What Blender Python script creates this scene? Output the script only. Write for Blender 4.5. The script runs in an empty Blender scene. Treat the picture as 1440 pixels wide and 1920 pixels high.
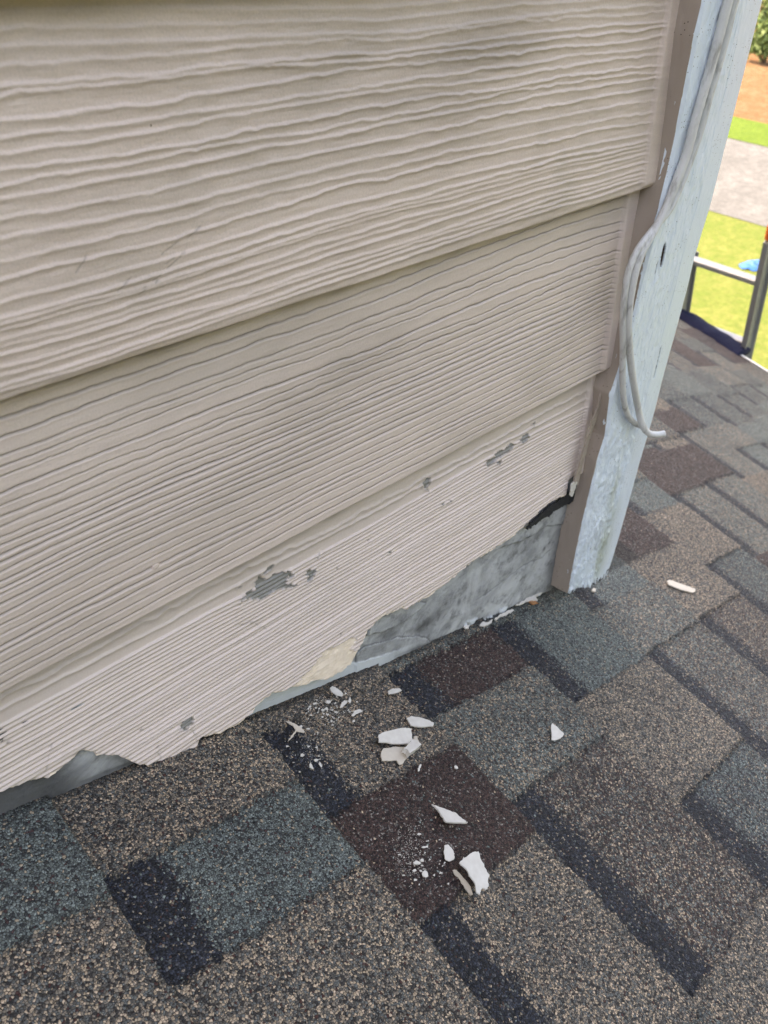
import bpy, bmesh, math, random
import numpy as np
from mathutils import Matrix, Vector
random.seed(5); RNG = np.random.default_rng(5)
S = bpy.context.scene
# ------------------------------------------------------------------ camera
F = 1616.17
RC = np.array([[0.7093, -0.7029, 0.0533], [-0.3946, -0.4585, -0.7963], [0.5842, 0.5437, -0.6026]])
_u, _s, _v = np.linalg.svd(RC); RC = _u @ _v          # world -> camera (x right, y down, z forward)
CZ = 3.813                                             # camera height above the lawn
CAM = np.array([0., -0.33, CZ])
cd = bpy.data.cameras.new('camera'); cam = bpy.data.objects.new('camera', cd); S.collection.objects.link(cam)
cd.sensor_fit = 'HORIZONTAL'; cd.sensor_width = 27; cd.lens = F / 1440 * 27
cd.clip_start = .01; cd.clip_end = 2000
cd.dof.use_dof = True; cd.dof.focus_distance = .56; cd.dof.aperture_fstop = 15
M = np.eye(4); M[:3, 0] = RC[0]; M[:3, 1] = -RC[1]; M[:3, 2] = -RC[2]; M[:3, 3] = CAM
cam.matrix_world = Matrix(M.tolist()); S.camera = cam
# ------------------------------------------------------------------ light
SUN_EL, SUN_AZ = 52., 0.
sd = np.array([-.52, .85, 0]); sd /= np.linalg.norm(sd)          # horizontal direction towards the sun
sv = np.array([sd[0]*math.cos(math.radians(SUN_EL)), sd[1]*math.cos(math.radians(SUN_EL)), math.sin(math.radians(SUN_EL))])
W = bpy.data.worlds.new('World'); S.world = W; W.use_nodes = True
nt = W.node_tree; sky = nt.nodes.new('ShaderNodeTexSky'); sky.sky_type = 'NISHITA'; sky.sun_disc = False
sky.sun_elevation = math.radians(SUN_EL); sky.sun_rotation = math.atan2(sd[0], sd[1])
sky.dust_density = 2.2; sky.air_density = .8; sky.ozone_density = .7
nt.links.new(sky.outputs[0], nt.nodes['Background'].inputs[0]); nt.nodes['Background'].inputs[1].default_value = .15
sl = bpy.data.lights.new('sun', 'SUN'); so = bpy.data.objects.new('sun', sl); S.collection.objects.link(so)
sl.energy = 2.0; sl.angle = math.radians(.53); sl.color = (1, .95, .87)
so.rotation_euler = Vector(sv.tolist()).to_track_quat('Z', 'Y').to_euler()
S.view_settings.view_transform = 'Standard'; S.view_settings.look = 'None'
S.view_settings.exposure = 3.12; S.view_settings.use_white_balance = True; S.view_settings.white_balance_temperature = 10200; S.view_settings.white_balance_tint = 16; S.view_settings.gamma = 1
# ------------------------------------------------------------------ helpers
def ray(x, y): return RC.T @ np.array([x-720, y-960, F])
def wallp(x, y, yp=0.):                                  # pixel -> point on the plane y = yp
    d = ray(x, y); return CAM + d*(.33+yp)/d[1]
RS = np.array([.95076531, .00958162, -.30976365]); RCD = np.array([-.04556151, -.98433999, -.17029073])
RN = np.cross(RCD, RS); RN /= np.linalg.norm(RN)
if RN[2] < 0: RN = -RN
RB = wallp(860, 1180, .01)
EX = .1443                                               # shingle exposure
def roofp(x, y):                                         # pixel -> (u, v) on the roof plane, in exposures
    d = ray(x, y); k = ((RB-CAM) @ RN)/(d @ RN); q = CAM+d*k-RB; return (q @ RS)/EX, (q @ RCD)/EX
def RW(u, v, h=0.):
    u = np.asarray(u, float); v = np.asarray(v, float); h = np.asarray(h, float)
    return RB + u[..., None]*EX*RS + v[..., None]*EX*RCD + h[..., None]*RN
def hsh(i, j, s):
    n = (i.astype(np.int64)*374761393 + j.astype(np.int64)*668265263 + s*1442695041) & 0xffffffff
    n = ((n ^ (n >> 13))*1274126177) & 0xffffffff
    return ((n ^ (n >> 16)) & 0xffff)/65535.
def vn(x, y, s=0):
    x = np.asarray(x, float); y = np.asarray(y, float)+0*x; x = x+0*y
    i = np.floor(x); j = np.floor(y); a = x-i; b = y-j; a = a*a*(3-2*a); b = b*b*(3-2*b)
    i = i.astype(int); j = j.astype(int)
    return ((hsh(i, j, s)*(1-a)+hsh(i+1, j, s)*a)*(1-b)+(hsh(i, j+1, s)*(1-a)+hsh(i+1, j+1, s)*a)*b)*2-1
def fbm(x, y, s=0, o=4):
    r = 0; am = .5
    for k in range(o): r = r+am*vn(x*2**k, y*2**k, s+k*7); am *= .5
    return r
def pip(px, py, poly):
    ins = np.zeros(px.shape, bool); n = len(poly)
    for i in range(n):
        x1, y1 = poly[i]; x2, y2 = poly[(i+1) % n]
        if y1 == y2: continue
        c = ((y1 > py) != (y2 > py)) & (px < (x2-x1)*(py-y1)/(y2-y1)+x1); ins ^= c
    return ins
def segd(px, py, pl):                                    # distance to a polyline
    d = np.full(px.shape, 9.)
    for (x1, y1), (x2, y2) in zip(pl[:-1], pl[1:]):
        L = (x2-x1)**2+(y2-y1)**2+1e-12; t = np.clip(((px-x1)*(x2-x1)+(py-y1)*(y2-y1))/L, 0, 1)
        d = np.minimum(d, np.hypot(px-x1-t*(x2-x1), py-y1-t*(y2-y1)))
    return d
def sm(x, a, b): t = np.clip((x-a)/(b-a), 0, 1); return t*t*(3-2*t)
def link(o, parent=None):
    S.collection.objects.link(o)
    if parent is not None: o.parent = parent
    return o
def mesh_obj(name, V, Fc, mat, parent=None, smooth=True, attrs=None):
    me = bpy.data.meshes.new(name); V = np.asarray(V, float)
    if isinstance(Fc, np.ndarray):
        nf = len(Fc); me.vertices.add(len(V)); me.vertices.foreach_set('co', V.ravel())
        me.loops.add(nf*4); me.loops.foreach_set('vertex_index', Fc.ravel().astype(np.int32))
        me.polygons.add(nf); me.polygons.foreach_set('loop_start', np.arange(0, nf*4, 4, dtype=np.int32))
        me.polygons.foreach_set('loop_total', np.full(nf, 4, np.int32)); me.update(calc_edges=True)
    else:
        me.from_pydata(V.tolist(), [], Fc); me.update()
    if smooth: me.polygons.foreach_set('use_smooth', np.ones(len(me.polygons), bool))
    for k, a in (attrs or {}).items():
        a = np.asarray(a, float)
        at = me.color_attributes.new(k, 'FLOAT_COLOR', 'POINT')
        b = np.ones((len(V), 4)); b[:, :a.shape[1]] = a; at.data.foreach_set('color', b.ravel())
    me.materials.append(mat); return link(bpy.data.objects.new(name, me), parent)
def gridfaces(nr, nc, flip=False):
    i = np.arange(nr-1)[:, None]*nc+np.arange(nc-1)[None, :]
    f = np.stack([i, i+1, i+nc+1, i+nc], -1).reshape(-1, 4)
    return f[:, ::-1].copy() if flip else f
def grid_shell(name, P, back, mat, parent, attrs):
    """P (r,c,3) front surface; back = offset vector: closes the sides with a back sheet"""
    nr, nc = P.shape[:2]; V = P.reshape(-1, 3); n0 = len(V)
    loop = list(range(nc))+[r*nc+nc-1 for r in range(1, nr)]+[(nr-1)*nc+c for c in range(nc-2, -1, -1)]+[r*nc for r in range(nr-2, 0, -1)]
    lp = np.array(loop); m = len(lp)
    V2 = V[lp]; V3 = V[lp]+back
    VV = np.concatenate([V, V2, V3]); q = np.arange(m); q2 = (q+1) % m
    side = np.stack([n0+q, n0+m+q, n0+m+q2, n0+q2], -1)
    FF = np.concatenate([gridfaces(nr, nc, False), side])
    at = {k: np.concatenate([a, a[lp], a[lp]]) for k, a in attrs.items()}
    return mesh_obj(name, VV, FF, mat, parent, True, at)
def empty(name, loc): 
    o = bpy.data.objects.new(name, None); o.location = loc; o.empty_display_size = .1; link(o)
    bpy.context.view_layer.update(); return o
def tag(o, label=None, cat=None, group=None, kind=None):
    for k, v in (('label', label), ('category', cat), ('group', group), ('kind', kind)):
        if v: o[k] = v
    return o
def under(root):                                         # children were built in world space
    bpy.context.view_layer.update()
    for o in bpy.data.objects:
        if o.parent == root: o.matrix_parent_inverse = root.matrix_world.inverted()
def box(bm, c, sz, mat3=None, bev=0):
    g = bmesh.ops.create_cube(bm, size=1)['verts']
    T = Matrix.Translation(c) @ ((mat3.to_4x4()) if mat3 is not None else Matrix()) @ Matrix.Diagonal((*sz, 1))
    bmesh.ops.transform(bm, matrix=T, verts=g)
    if bev:
        es = [e for e in {e for v in g for e in v.link_edges}]
        bmesh.ops.bevel(bm, geom=es, offset=bev, segments=2, affect='EDGES', profile=.6)
def bmo(name, bm, mat, parent=None, smooth=False):
    me = bpy.data.meshes.new(name); bm.normal_update(); bm.to_mesh(me); bm.free()
    if smooth: me.polygons.foreach_set('use_smooth', np.ones(len(me.polygons), bool))
    me.materials.append(mat); return link(bpy.data.objects.new(name, me), parent)
def tube(name, pts, rad, mat, parent=None, seg=14, sub=6, wob=0.):
    P = [np.array(p, float) for p in pts]; Q = []
    rr = rad if isinstance(rad, list) else [rad]*len(P); R2 = []
    for i in range(len(P)-1):
        a, b, c, d = P[max(i-1, 0)], P[i], P[i+1], P[min(i+2, len(P)-1)]
        for k in range(sub):
            t = k/sub; Q.append(.5*((2*b)+(c-a)*t+(2*a-5*b+4*c-d)*t*t+(3*b-a-3*c+d)*t**3)); R2.append(rr[i]*(1-t)+rr[i+1]*t)
    Q.append(P[-1]); R2.append(rr[-1]); V = []; n = None
    for i, q in enumerate(Q):
        t = Q[min(i+1, len(Q)-1)]-Q[max(i-1, 0)]; t /= np.linalg.norm(t)+1e-12
        if n is None: n = np.cross(t, [0, 0, 1]) if abs(t[2]) < .9 else np.cross(t, [1, 0, 0])
        n = n-t*(n @ t); n /= np.linalg.norm(n); b = np.cross(t, n)
        for k in range(seg):
            a = 2*math.pi*k/seg; r = R2[i]*(1+wob*(random.random()-.5)); V.append(q+r*(math.cos(a)*n+math.sin(a)*b))
    Fc = [(i*seg+k, i*seg+(k+1) % seg, (i+1)*seg+(k+1) % seg, (i+1)*seg+k) for i in range(len(Q)-1) for k in range(seg)]
    Fc += [tuple(range(seg-1, -1, -1)), tuple((len(Q)-1)*seg+k for k in range(seg))]
    return mesh_obj(name, V, Fc, mat, parent)
# ------------------------------------------------------------------ materials
class N:
    def __init__(s, name, rough=.7, spec=.3):
        s.m = bpy.data.materials.new(name); s.m.use_nodes = True; s.t = s.m.node_tree; s.b = s.t.nodes['Principled BSDF']
        s.b.inputs['Roughness'].default_value = rough; s.b.inputs['Specular IOR Level'].default_value = spec
        s.tc = s.t.nodes.new('ShaderNodeTexCoord').outputs['Object']
    def lk(s, a, b): s.t.links.new(a, b)
    def _in(s, sock, v):
        if hasattr(v, 'is_linked') or isinstance(v, bpy.types.NodeSocket): s.lk(v, sock)
        else: sock.default_value = v
    def map(s, sc): 
        n = s.t.nodes.new('ShaderNodeMapping'); s.lk(s.tc, n.inputs[0]); n.inputs['Scale'].default_value = sc; return n.outputs[0]
    def noise(s, scale, detail=4, rough=.55, vec=None, dist=0):
        n = s.t.nodes.new('ShaderNodeTexNoise'); s.lk(vec or s.tc, n.inputs['Vector']); n.inputs['Scale'].default_value = scale
        n.inputs['Detail'].default_value = detail; n.inputs['Roughness'].default_value = rough; n.inputs['Distortion'].default_value = dist; return n.outputs['Fac']
    def voro(s, scale, feat='F1', vec=None):
        n = s.t.nodes.new('ShaderNodeTexVoronoi'); s.lk(vec or s.tc, n.inputs['Vector']); n.inputs['Scale'].default_value = scale; n.feature = feat; return n
    def ramp(s, fac, stops, const=False):
        n = s.t.nodes.new('ShaderNodeValToRGB'); s.lk(fac, n.inputs[0]); e = n.color_ramp.elements
        if const: n.color_ramp.interpolation = 'CONSTANT'
        while len(e) < len(stops): e.new(.5)
        for k, (p, c) in enumerate(stops): 
            e[k].position = p; e[k].color = (*c, 1) if not isinstance(c, (int, float)) else (c, c, c, 1)
        return n.outputs[0]
    def mix(s, fac, a, b, mode='MIX'):
        n = s.t.nodes.new('ShaderNodeMix'); n.data_type = 'RGBA'; n.blend_type = mode
        s._in(n.inputs[0], fac)
        for sock, v in ((n.inputs[6], a), (n.inputs[7], b)):
            if isinstance(v, tuple): sock.default_value = (*v, 1)
            else: s.lk(v, sock)
        return n.outputs[2]
    def math(s, op, a, b=0.):
        n = s.t.nodes.new('ShaderNodeMath'); n.operation = op; s._in(n.inputs[0], a); s._in(n.inputs[1], b); return n.outputs[0]
    def attr(s, name):
        n = s.t.nodes.new('ShaderNodeAttribute'); n.attribute_name = name; q = s.t.nodes.new('ShaderNodeSeparateColor'); s.lk(n.outputs['Color'], q.inputs[0]); return q.outputs
    def bump(s, h, strength=.5, dist=.001, prev=None):
        n = s.t.nodes.new('ShaderNodeBump'); n.inputs['Strength'].default_value = strength; n.inputs['Distance'].default_value = dist
        s.lk(h, n.inputs['Height'])
        if prev is not None: s.lk(prev, n.inputs['Normal'])
        s.lk(n.outputs[0], s.b.inputs['Normal']); return n.outputs[0]
    def col(s, c): 
        if isinstance(c, tuple): s.b.inputs['Base Color'].default_value = (*c, 1)
        else: s.lk(c, s.b.inputs['Base Color'])
        return s
def mat_siding():
    n = N('painted_fibre_cement', .5, .35)
    a = n.attr('mask')                                   # R dirt in grooves and painted lap shade, G paint gone, B exposed cream core
    base = n.mix(n.ramp(n.noise(9, 5), [(.35, 0.), (.7, 1.)]), (.61, .483, .420), (.67, .538, .470))
    base = n.mix(n.math('MULTIPLY', n.ramp(n.noise(900, 2), [(.45, 0.), (.7, 1.)]), .25), base, (.38, .33, .27))
    # mildew drifting along the grain
    st = n.noise(1, 6, .62, n.map((6, 6, 17)), .6)
    base = n.mix(n.math('MULTIPLY', n.ramp(st, [(.50, 0.), (.70, 1.)]), .34), base, (.25, .215, .17))
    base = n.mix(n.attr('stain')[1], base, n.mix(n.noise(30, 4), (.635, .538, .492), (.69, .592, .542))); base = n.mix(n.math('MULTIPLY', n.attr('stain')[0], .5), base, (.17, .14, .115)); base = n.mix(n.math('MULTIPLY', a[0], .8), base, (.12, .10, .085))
    fly = n.voro(140); base = n.mix(n.math('MULTIPLY', n.math('LESS_THAN', fly.outputs['Distance'], .085), n.math('GREATER_THAN', n.noise(22, 2), .70)), base, (.15, .11, .08))
    bare = n.mix(n.noise(300, 4), (.20, .19, .175), (.30, .285, .265))
    base = n.mix(a[1], base, bare)
    cream = n.mix(n.noise(120, 3), (.84, .68, .54), (.90, .77, .65))
    base = n.mix(a[2], base, cream); n.col(base)
    b1 = n.bump(n.noise(700, 3), .35, .0004); n.bump(n.noise(1, 3, .6, n.map((120, 120, 900))), .3, .0005, b1)
    n.b.inputs['Roughness'].default_value = .48
    return n.m
def mat_white():
    n = N('weathered_white_paint', .30, .5); a = n.attr('mask')
    base = n.mix(n.noise(40, 5), (.65, .735, .815), (.74, .82, .89))
    base = n.mix(n.math('MULTIPLY', a[1], .75), base, (.40, .43, .30))      # algae
    sp = n.voro(420); base = n.mix(n.math('MULTIPLY', n.math('LESS_THAN', sp.outputs['Distance'], .16), n.math('GREATER_THAN', n.noise(60, 2), .55)), base, (.16, .15, .13))
    wood = n.mix(n.noise(1, 4, .5, n.map((500, 500, 40))), (.006, .003, .002), (.06, .026, .011))
    base = n.mix(a[0], base, wood); n.col(base); n.lk(n.math('MULTIPLY', n.math('SUBTRACT', 1., a[0]), .5), n.b.inputs['Specular IOR Level'])
    b = n.bump(n.noise(1, 5, .65, n.map((560, 560, 110)), .5), .5, .0010)
    n.bump(n.noise(1300, 2), .3, .0003, b); return n.m
def mat_taupe():
    n = N('taupe_trim_paint', .6, .25)
    base = n.mix(n.noise(1, 5, .6, n.map((60, 60, 12))), (.33, .265, .22), (.42, .345, .29))
    sp = n.voro(300); base = n.mix(n.math('MULTIPLY', n.math('LESS_THAN', sp.outputs['Distance'], .13), n.math('GREATER_THAN', n.noise(50, 2), .56)), base, (.06, .04, .025))
    n.col(base); n.bump(n.noise(1, 4, .6, n.map((900, 900, 90))), .4, .0006); return n.m
def mat_flash():
    n = N('grey_flashing', .65, .3); a = n.attr('mask')
    base = n.mix(n.ramp(n.noise(22, 6, .65, None, .7), [(.38, 0.), (.60, 1.)]), (.28, .29, .30), (.50, .515, .53))
    base = n.mix(n.math('MULTIPLY', n.ramp(n.noise(70, 5, .7), [(.50, 0.), (.66, 1.)]), .65), base, (.12, .12, .125))
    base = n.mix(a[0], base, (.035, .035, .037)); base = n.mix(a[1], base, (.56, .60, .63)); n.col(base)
    n.bump(n.noise(160, 5, .65), .5, .0014); return n.m
def mat_shingle():
    n = N('shingle_granules', .78, .28)
    a = n.attr('types')                                  # cumulative shares: dark, +brown, +green ; alpha n/a
    e = n.attr('edge')
    nz = n.t.nodes.new('ShaderNodeTexNoise'); nz.inputs['Scale'].default_value = 260; n.lk(n.tc, nz.inputs['Vector'])
    ad = n.t.nodes.new('ShaderNodeVectorMath'); ad.operation = 'MULTIPLY_ADD'; n.lk(nz.outputs['Color'], ad.inputs[0]); ad.inputs[1].default_value = (.0016,)*3; n.lk(n.tc, ad.inputs[2])
    v = n.voro(700, 'F1', ad.outputs[0]); q = n.t.nodes.new('ShaderNodeSeparateColor'); n.lk(v.outputs['Color'], q.inputs[0]); r1, r2, r3 = q.outputs
    tan = n.ramp(r1, [(0, (.045, .040, .038)), (.15, (.11, .10, .088)), (.34, (.15, .155, .145)), (.52, (.26, .215, .17)), (.74, (.47, .355, .25)), (.90, (.66, .49, .35)), (.975, (.08, .035, .03))], True)
    grn = n.ramp(r1, [(0, (.05, .055, .055)), (.16, (.115, .13, .122)), (.42, (.175, .205, .19)), (.76, (.26, .30, .275)), (.92, (.45, .36, .26)), (.965, (.08, .045, .044))], True)
    brn = n.ramp(r1, [(0, (.03, .018, .017)), (.28, (.07, .038, .034)), (.60, (.105, .060, .052)), (.86, (.145, .12, .108)), (.96, (.30, .26, .23))], True)
    drk = n.ramp(r1, [(0, (.012, .014, .019)), (.35, (.026, .030, .041)), (.70, (.050, .058, .078)), (.91, (.11, .11, .12)), (.96, (.30, .24, .18))], True)
    c = n.mix(n.math('LESS_THAN', r2, a[2]), tan, grn); c = n.mix(n.math('LESS_THAN', r2, a[1]), c, brn); c = n.mix(n.math('LESS_THAN', r2, a[0]), c, drk)
    c = n.mix(n.ramp(n.noise(14, 3), [(.3, 0.), (.7, 1.)]), c, n.mix(1., c, (.78, .78, .80), 'MULTIPLY'))
    vd = n.voro(700, 'DISTANCE_TO_EDGE', ad.outputs[0])
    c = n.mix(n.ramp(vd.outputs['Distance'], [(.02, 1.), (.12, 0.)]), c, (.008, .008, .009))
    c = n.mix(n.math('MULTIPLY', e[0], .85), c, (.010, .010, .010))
    n.col(c)
    h = n.math('ADD', n.math('MULTIPLY', r3, .7), n.math('MULTIPLY', v.outputs['Distance'], -1.3))
    n.bump(h, .9, .0011)
    n.lk(n.math('ADD', n.math('MULTIPLY', r2, .35), .5), n.b.inputs['Roughness']); return n.m
def mat_simple(name, c1, c2, scale=20, rough=.6, spec=.3, bump=None, metal=0, detail=4):
    n = N(name, rough, spec); n.col(n.mix(n.noise(scale, detail), c1, c2)); n.b.inputs['Metallic'].default_value = metal
    if bump: n.bump(n.noise(bump[0], 4), bump[1], bump[2])
    return n.m
MS, MW, MT, MF, MR = mat_siding(), mat_white(), mat_taupe(), mat_flash(), mat_shingle()
M_chip = mat_simple('paint_chip', (.50, .46, .41), (.70, .67, .62), 190, .6, .3, (500, .4, .0004))
M_chip2 = mat_simple('cream_paint_chip', (.52, .45, .37), (.64, .57, .48), 200, .65, .25, (500, .4, .0004))
M_rust = mat_simple('rust_flake', (.30, .12, .05), (.45, .24, .12), 300, .8, .2)
M_felt = mat_simple('black_felt', (.012, .012, .013), (.05, .05, .053), 400, .85, .2, (700, .8, .0012))
M_alu = mat_simple('ladder_aluminium', (.34, .35, .35), (.46, .47, .47), 30, .42, .5, None, .35)
M_rail = mat_simple('dull_aluminium', (.24, .245, .245), (.34, .345, .345), 30, .45, .5, None, .2)
M_drip = mat_simple('white_drip_edge', (.70, .71, .72), (.78, .79, .80), 12, .4, .4)
M_navy = mat_simple('navy_cloth', (.004, .006, .024), (.007, .011, .038), 40, .85, .2, (90, .6, .006))
M_orange = mat_simple('orange_plastic', (.75, .12, .03), (.85, .17, .05), 10, .45)
def cable_mat():
    n = N('painted_cable', .5, .35); b = n.mix(n.noise(60, 4), (.54, .535, .52), (.66, .655, .64))
    b = n.mix(n.math('MULTIPLY', n.ramp(n.noise(1, 5, .6, n.map((170, 170, 45)), .5), [(.52, 0.), (.66, 1.)]), .6), b, (.22, .20, .18))
    n.col(b); n.bump(n.noise(300, 4), .6, .0009); return n.m
M_cable = cable_mat()
M_body = mat_simple('plain_wall', (.40, .35, .30), (.44, .39, .34), 5, .7)
M_soffit = mat_simple('soffit_white', (.6, .6, .6), (.66, .66, .66), 5, .7)
# ------------------------------------------------------------------ lap siding
X_L, X_R = -1.1, .640
xs = np.concatenate([np.arange(X_L, -.02, .012), np.arange(-.02, X_R+.0001, .0009)])
def xl0(z): return np.interp(CZ-z, [.05, .60], [.6125, .6300])
EXPO = .1556; LAP1 = CZ-.1890
Z1 = wallp(1215, 352)[2]; Z2 = wallp(1135, 695)[2]; Z3 = wallp(890, 1058)[2]
Z0 = wallp(600, 12)[2]+.0100
house = empty('house', (.3, 1.2, 0)); tag(house, 'house wall clad in taupe lap siding ending at a white corner board', 'house')
def lines_field(X, B, lines, kind, tail=2.9):
    """lines: (b0, amp, sigma, jag, seed); shared warp already in B"""
    h = np.zeros_like(X); g = np.zeros_like(X)
    for b0, am, sg, jag, sd_ in lines:
        x1 = X[0]
        w = jag*(.9*vn(x1*9, sd_*3.1, sd_)+.5*vn(x1*38, sd_*1.7, sd_+3)+.28*vn(x1*120, 0, sd_+5)+.12*vn(x1*330, 0, sd_+9))
        mod = .85+.2*vn(x1*16, sd_*.7, sd_+11)+.1*vn(x1*90, 1, sd_+12)
        lo = b0+w.min()-5*sg-.012; hi = b0+w.max()+5*sg+.012
        T = (B-b0-w[None, :])/sg
        if np.abs(T).min() > 8: continue
        if kind == 'ridge':
            h += am*2.1*mod*np.where(T > 0, np.exp(-(np.abs(T)/.85)**1.7), np.exp(-(np.abs(T)/tail)**1.35))
            g += .5*mod*np.exp(-((T+1.9)/1.4)**2)
        else:
            h -= 1.8*am*mod*np.exp(-np.abs(T)**1.7)
            h += .35*am*mod*np.exp(-((T+2.4)/1.6)**2)
            g += mod*np.exp(-(T/1.0)**2)
    return h, g
def board(zb, ztop, lines, kind, seed, tail=2.9, fine=.0003, pale=0., lap_shade=.0165, bottom=None, polys=None, zres=.0010, warp=1., label=None, tilt=.0115, post=None, xs=xs):
    nb = int((ztop-zb)/zres)+1
    bt = np.full(xs.shape, zb) if bottom is None else np.maximum(bottom(xs), zb)
    bt = bt+.00016*vn(xs*160, 0, seed)+.0002*vn(xs*40, 0, seed+1)
    T = np.linspace(0, 1, nb)[:, None]
    X = np.broadcast_to(xs[None, :], (nb, len(xs))).copy(); Z = (zb*(1-T)+ztop*T)+0*X; Z = np.maximum(Z, bt[None, :]+T*1e-5)
    B = Z-zb
    Bw = B+warp*(.0065*vn(X*1.7, B*6, seed+20)+.0022*vn(X*6, B*22, seed+21)+.0006*vn(X*20, B*60, seed+22))
    h, g = lines_field(X, Bw, lines, kind, tail)
    h = h+fine*fbm(X*60, B*420, seed+30)+.0012*vn(X*5, B*12, seed+31)
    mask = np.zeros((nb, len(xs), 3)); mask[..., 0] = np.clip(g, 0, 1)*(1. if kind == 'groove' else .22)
    mask[..., 0] = np.maximum(mask[..., 0], .5*np.exp(-((ztop-lap_shade-Z)/.0030)**2)*(.7+.4*vn(X*60, Z*60, 61)))  # shade under the lap above, painted in as a soft dark line
    sc = wallp(940, 110); sc2 = wallp(760, 200); sc3 = wallp(690, 700); sk = vn(X*30, Z*420, 62)*.5+vn(X*9, Z*60, 63)*.6
    st = np.exp(-((X-sc[0])/.050)**2-((Z-sc[2])/.028)**2)+.7*np.exp(-((X-sc2[0])/.09)**2-((Z-sc2[2])/.03)**2)+.5*np.exp(-((X-sc3[0])/.07)**2-((Z-sc3[2])/.035)**2)
    stain = np.clip(st*(.75+.6*sk), 0, 1)
    if post: h, mask = post(X, Z, h, mask)
    edge = np.exp(-(Z-bt[None, :])/.0006)
    ck = sm(X, xl0(Z)-.0048, xl0(Z)-.0008); h = h*(1-.9*ck); mask[..., 0] *= (1-ck)
    Y = (tilt*np.clip(B/EXPO, 0, 1.1)-h*(1-.8*edge)+.0007*edge**2)*(1-.0*ck)-.0030*ck*np.clip((Z-zb)/.004, 0, 1)
    P = np.stack([X, Y, Z], -1)
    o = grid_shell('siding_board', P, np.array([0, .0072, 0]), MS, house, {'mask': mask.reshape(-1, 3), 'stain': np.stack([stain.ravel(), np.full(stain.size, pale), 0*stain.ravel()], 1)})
    if label: o['label'] = label
    return o
def mk_lines(seed, spec, lo=.6, hi=1.45):
    r = random.Random(seed); L = []; k = 0
    for b0, b1, sp, am, sg, jag in spec:
        b = b0
        while b < b1:
            k += 1; L.append((b, am*r.uniform(.6, 1.2), sg*r.uniform(.8, 1.25), jag*r.uniform(.6, 1.3), seed*50+k)); b += sp*r.uniform(lo, hi)
    return L
def post1(X, Z, h, mask):
    for i, pl in enumerate(([(374, 424), (362, 434), (348, 446)], [(342, 472), (318, 484), (300, 498)], [(335, 478), (300, 510), (262, 538)], [(312, 500), (285, 528), (255, 548)], [(330, 452), (300, 476)], [(160, 480), (140, 510)], [(240, 520), (210, 548)])):
        d = segd(X, Z, [(wallp(x, y, .004)[0], wallp(x, y, .004)[2]) for x, y in pl]); k = np.exp(-(d/.0004)**2)*(vn(X*260, Z*260, 200+i) > -.25)
        mask[..., 0] = np.maximum(mask[..., 0], .6*k); h = h-.00025*k
    return h, mask
# upper boards (only the lip of the first shows)
xsc = np.concatenate([np.arange(X_L, -.02, .02), np.arange(-.02, X_R+.0001, .002)])
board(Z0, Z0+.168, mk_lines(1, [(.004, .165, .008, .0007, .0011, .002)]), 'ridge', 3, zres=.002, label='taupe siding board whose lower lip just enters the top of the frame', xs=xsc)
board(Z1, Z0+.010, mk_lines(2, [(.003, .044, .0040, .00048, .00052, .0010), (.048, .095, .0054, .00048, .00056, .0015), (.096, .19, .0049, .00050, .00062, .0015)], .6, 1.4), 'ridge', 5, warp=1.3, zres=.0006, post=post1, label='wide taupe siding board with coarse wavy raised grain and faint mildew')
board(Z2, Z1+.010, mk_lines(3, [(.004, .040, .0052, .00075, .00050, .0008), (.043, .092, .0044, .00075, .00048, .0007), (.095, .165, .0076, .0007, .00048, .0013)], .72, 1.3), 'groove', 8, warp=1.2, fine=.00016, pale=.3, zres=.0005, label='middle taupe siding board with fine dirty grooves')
WPT = lambda pts, yp=.003: [(wallp(x, y, yp)[0], wallp(x, y, yp)[2]) for x, y in pts]
bot_px = [(-60, 1540), (-10, 1508), (60, 1480), (100, 1470), (135, 1445), (160, 1420), (185, 1420), (190, 1427), (230, 1425), (262, 1440), (280, 1442), (300, 1434), (345, 1428), (372, 1407), (380, 1388), (420, 1378), (455, 1358), (478, 1340), (487, 1325), (515, 1305), (533, 1300), (555, 1292), (578, 1286), (594, 1280), (617, 1275), (644, 1261), (661, 1247), (672, 1228), (684, 1208), (694, 1187), (711, 1169), (728, 1157), (747, 1150), (758, 1144), (768, 1146), (775, 1139), (805, 1124), (843, 1096), (888, 1058), (923, 1037), (961, 1013), (996, 982), (1034, 947), (1065, 932), (1072, 905), (1090, 890)]
bw = np.array(WPT(bot_px, 0.0)); bo = np.argsort(bw[:, 0]); bw = bw[bo]
def bottom3(x):
    z = np.interp(x, bw[:, 0], bw[:, 1]); lo = RB[2]+.0035-(x-RB[0])*.3258
    z = np.where(x < bw[0, 0], lo, z)
    return z+.0008*vn(x*300, 0, 77)+.0005*vn(x*900, 0, 78)
cream = WPT([(666, 1194), (608, 1222), (594, 1240), (580, 1256), (572, 1262), (556, 1281), (530, 1299), (560, 1310), (640, 1290), (690, 1240), (700, 1200), (692, 1195), (676, 1210), (668, 1218), (655, 1217), (669, 1200)])
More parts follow.
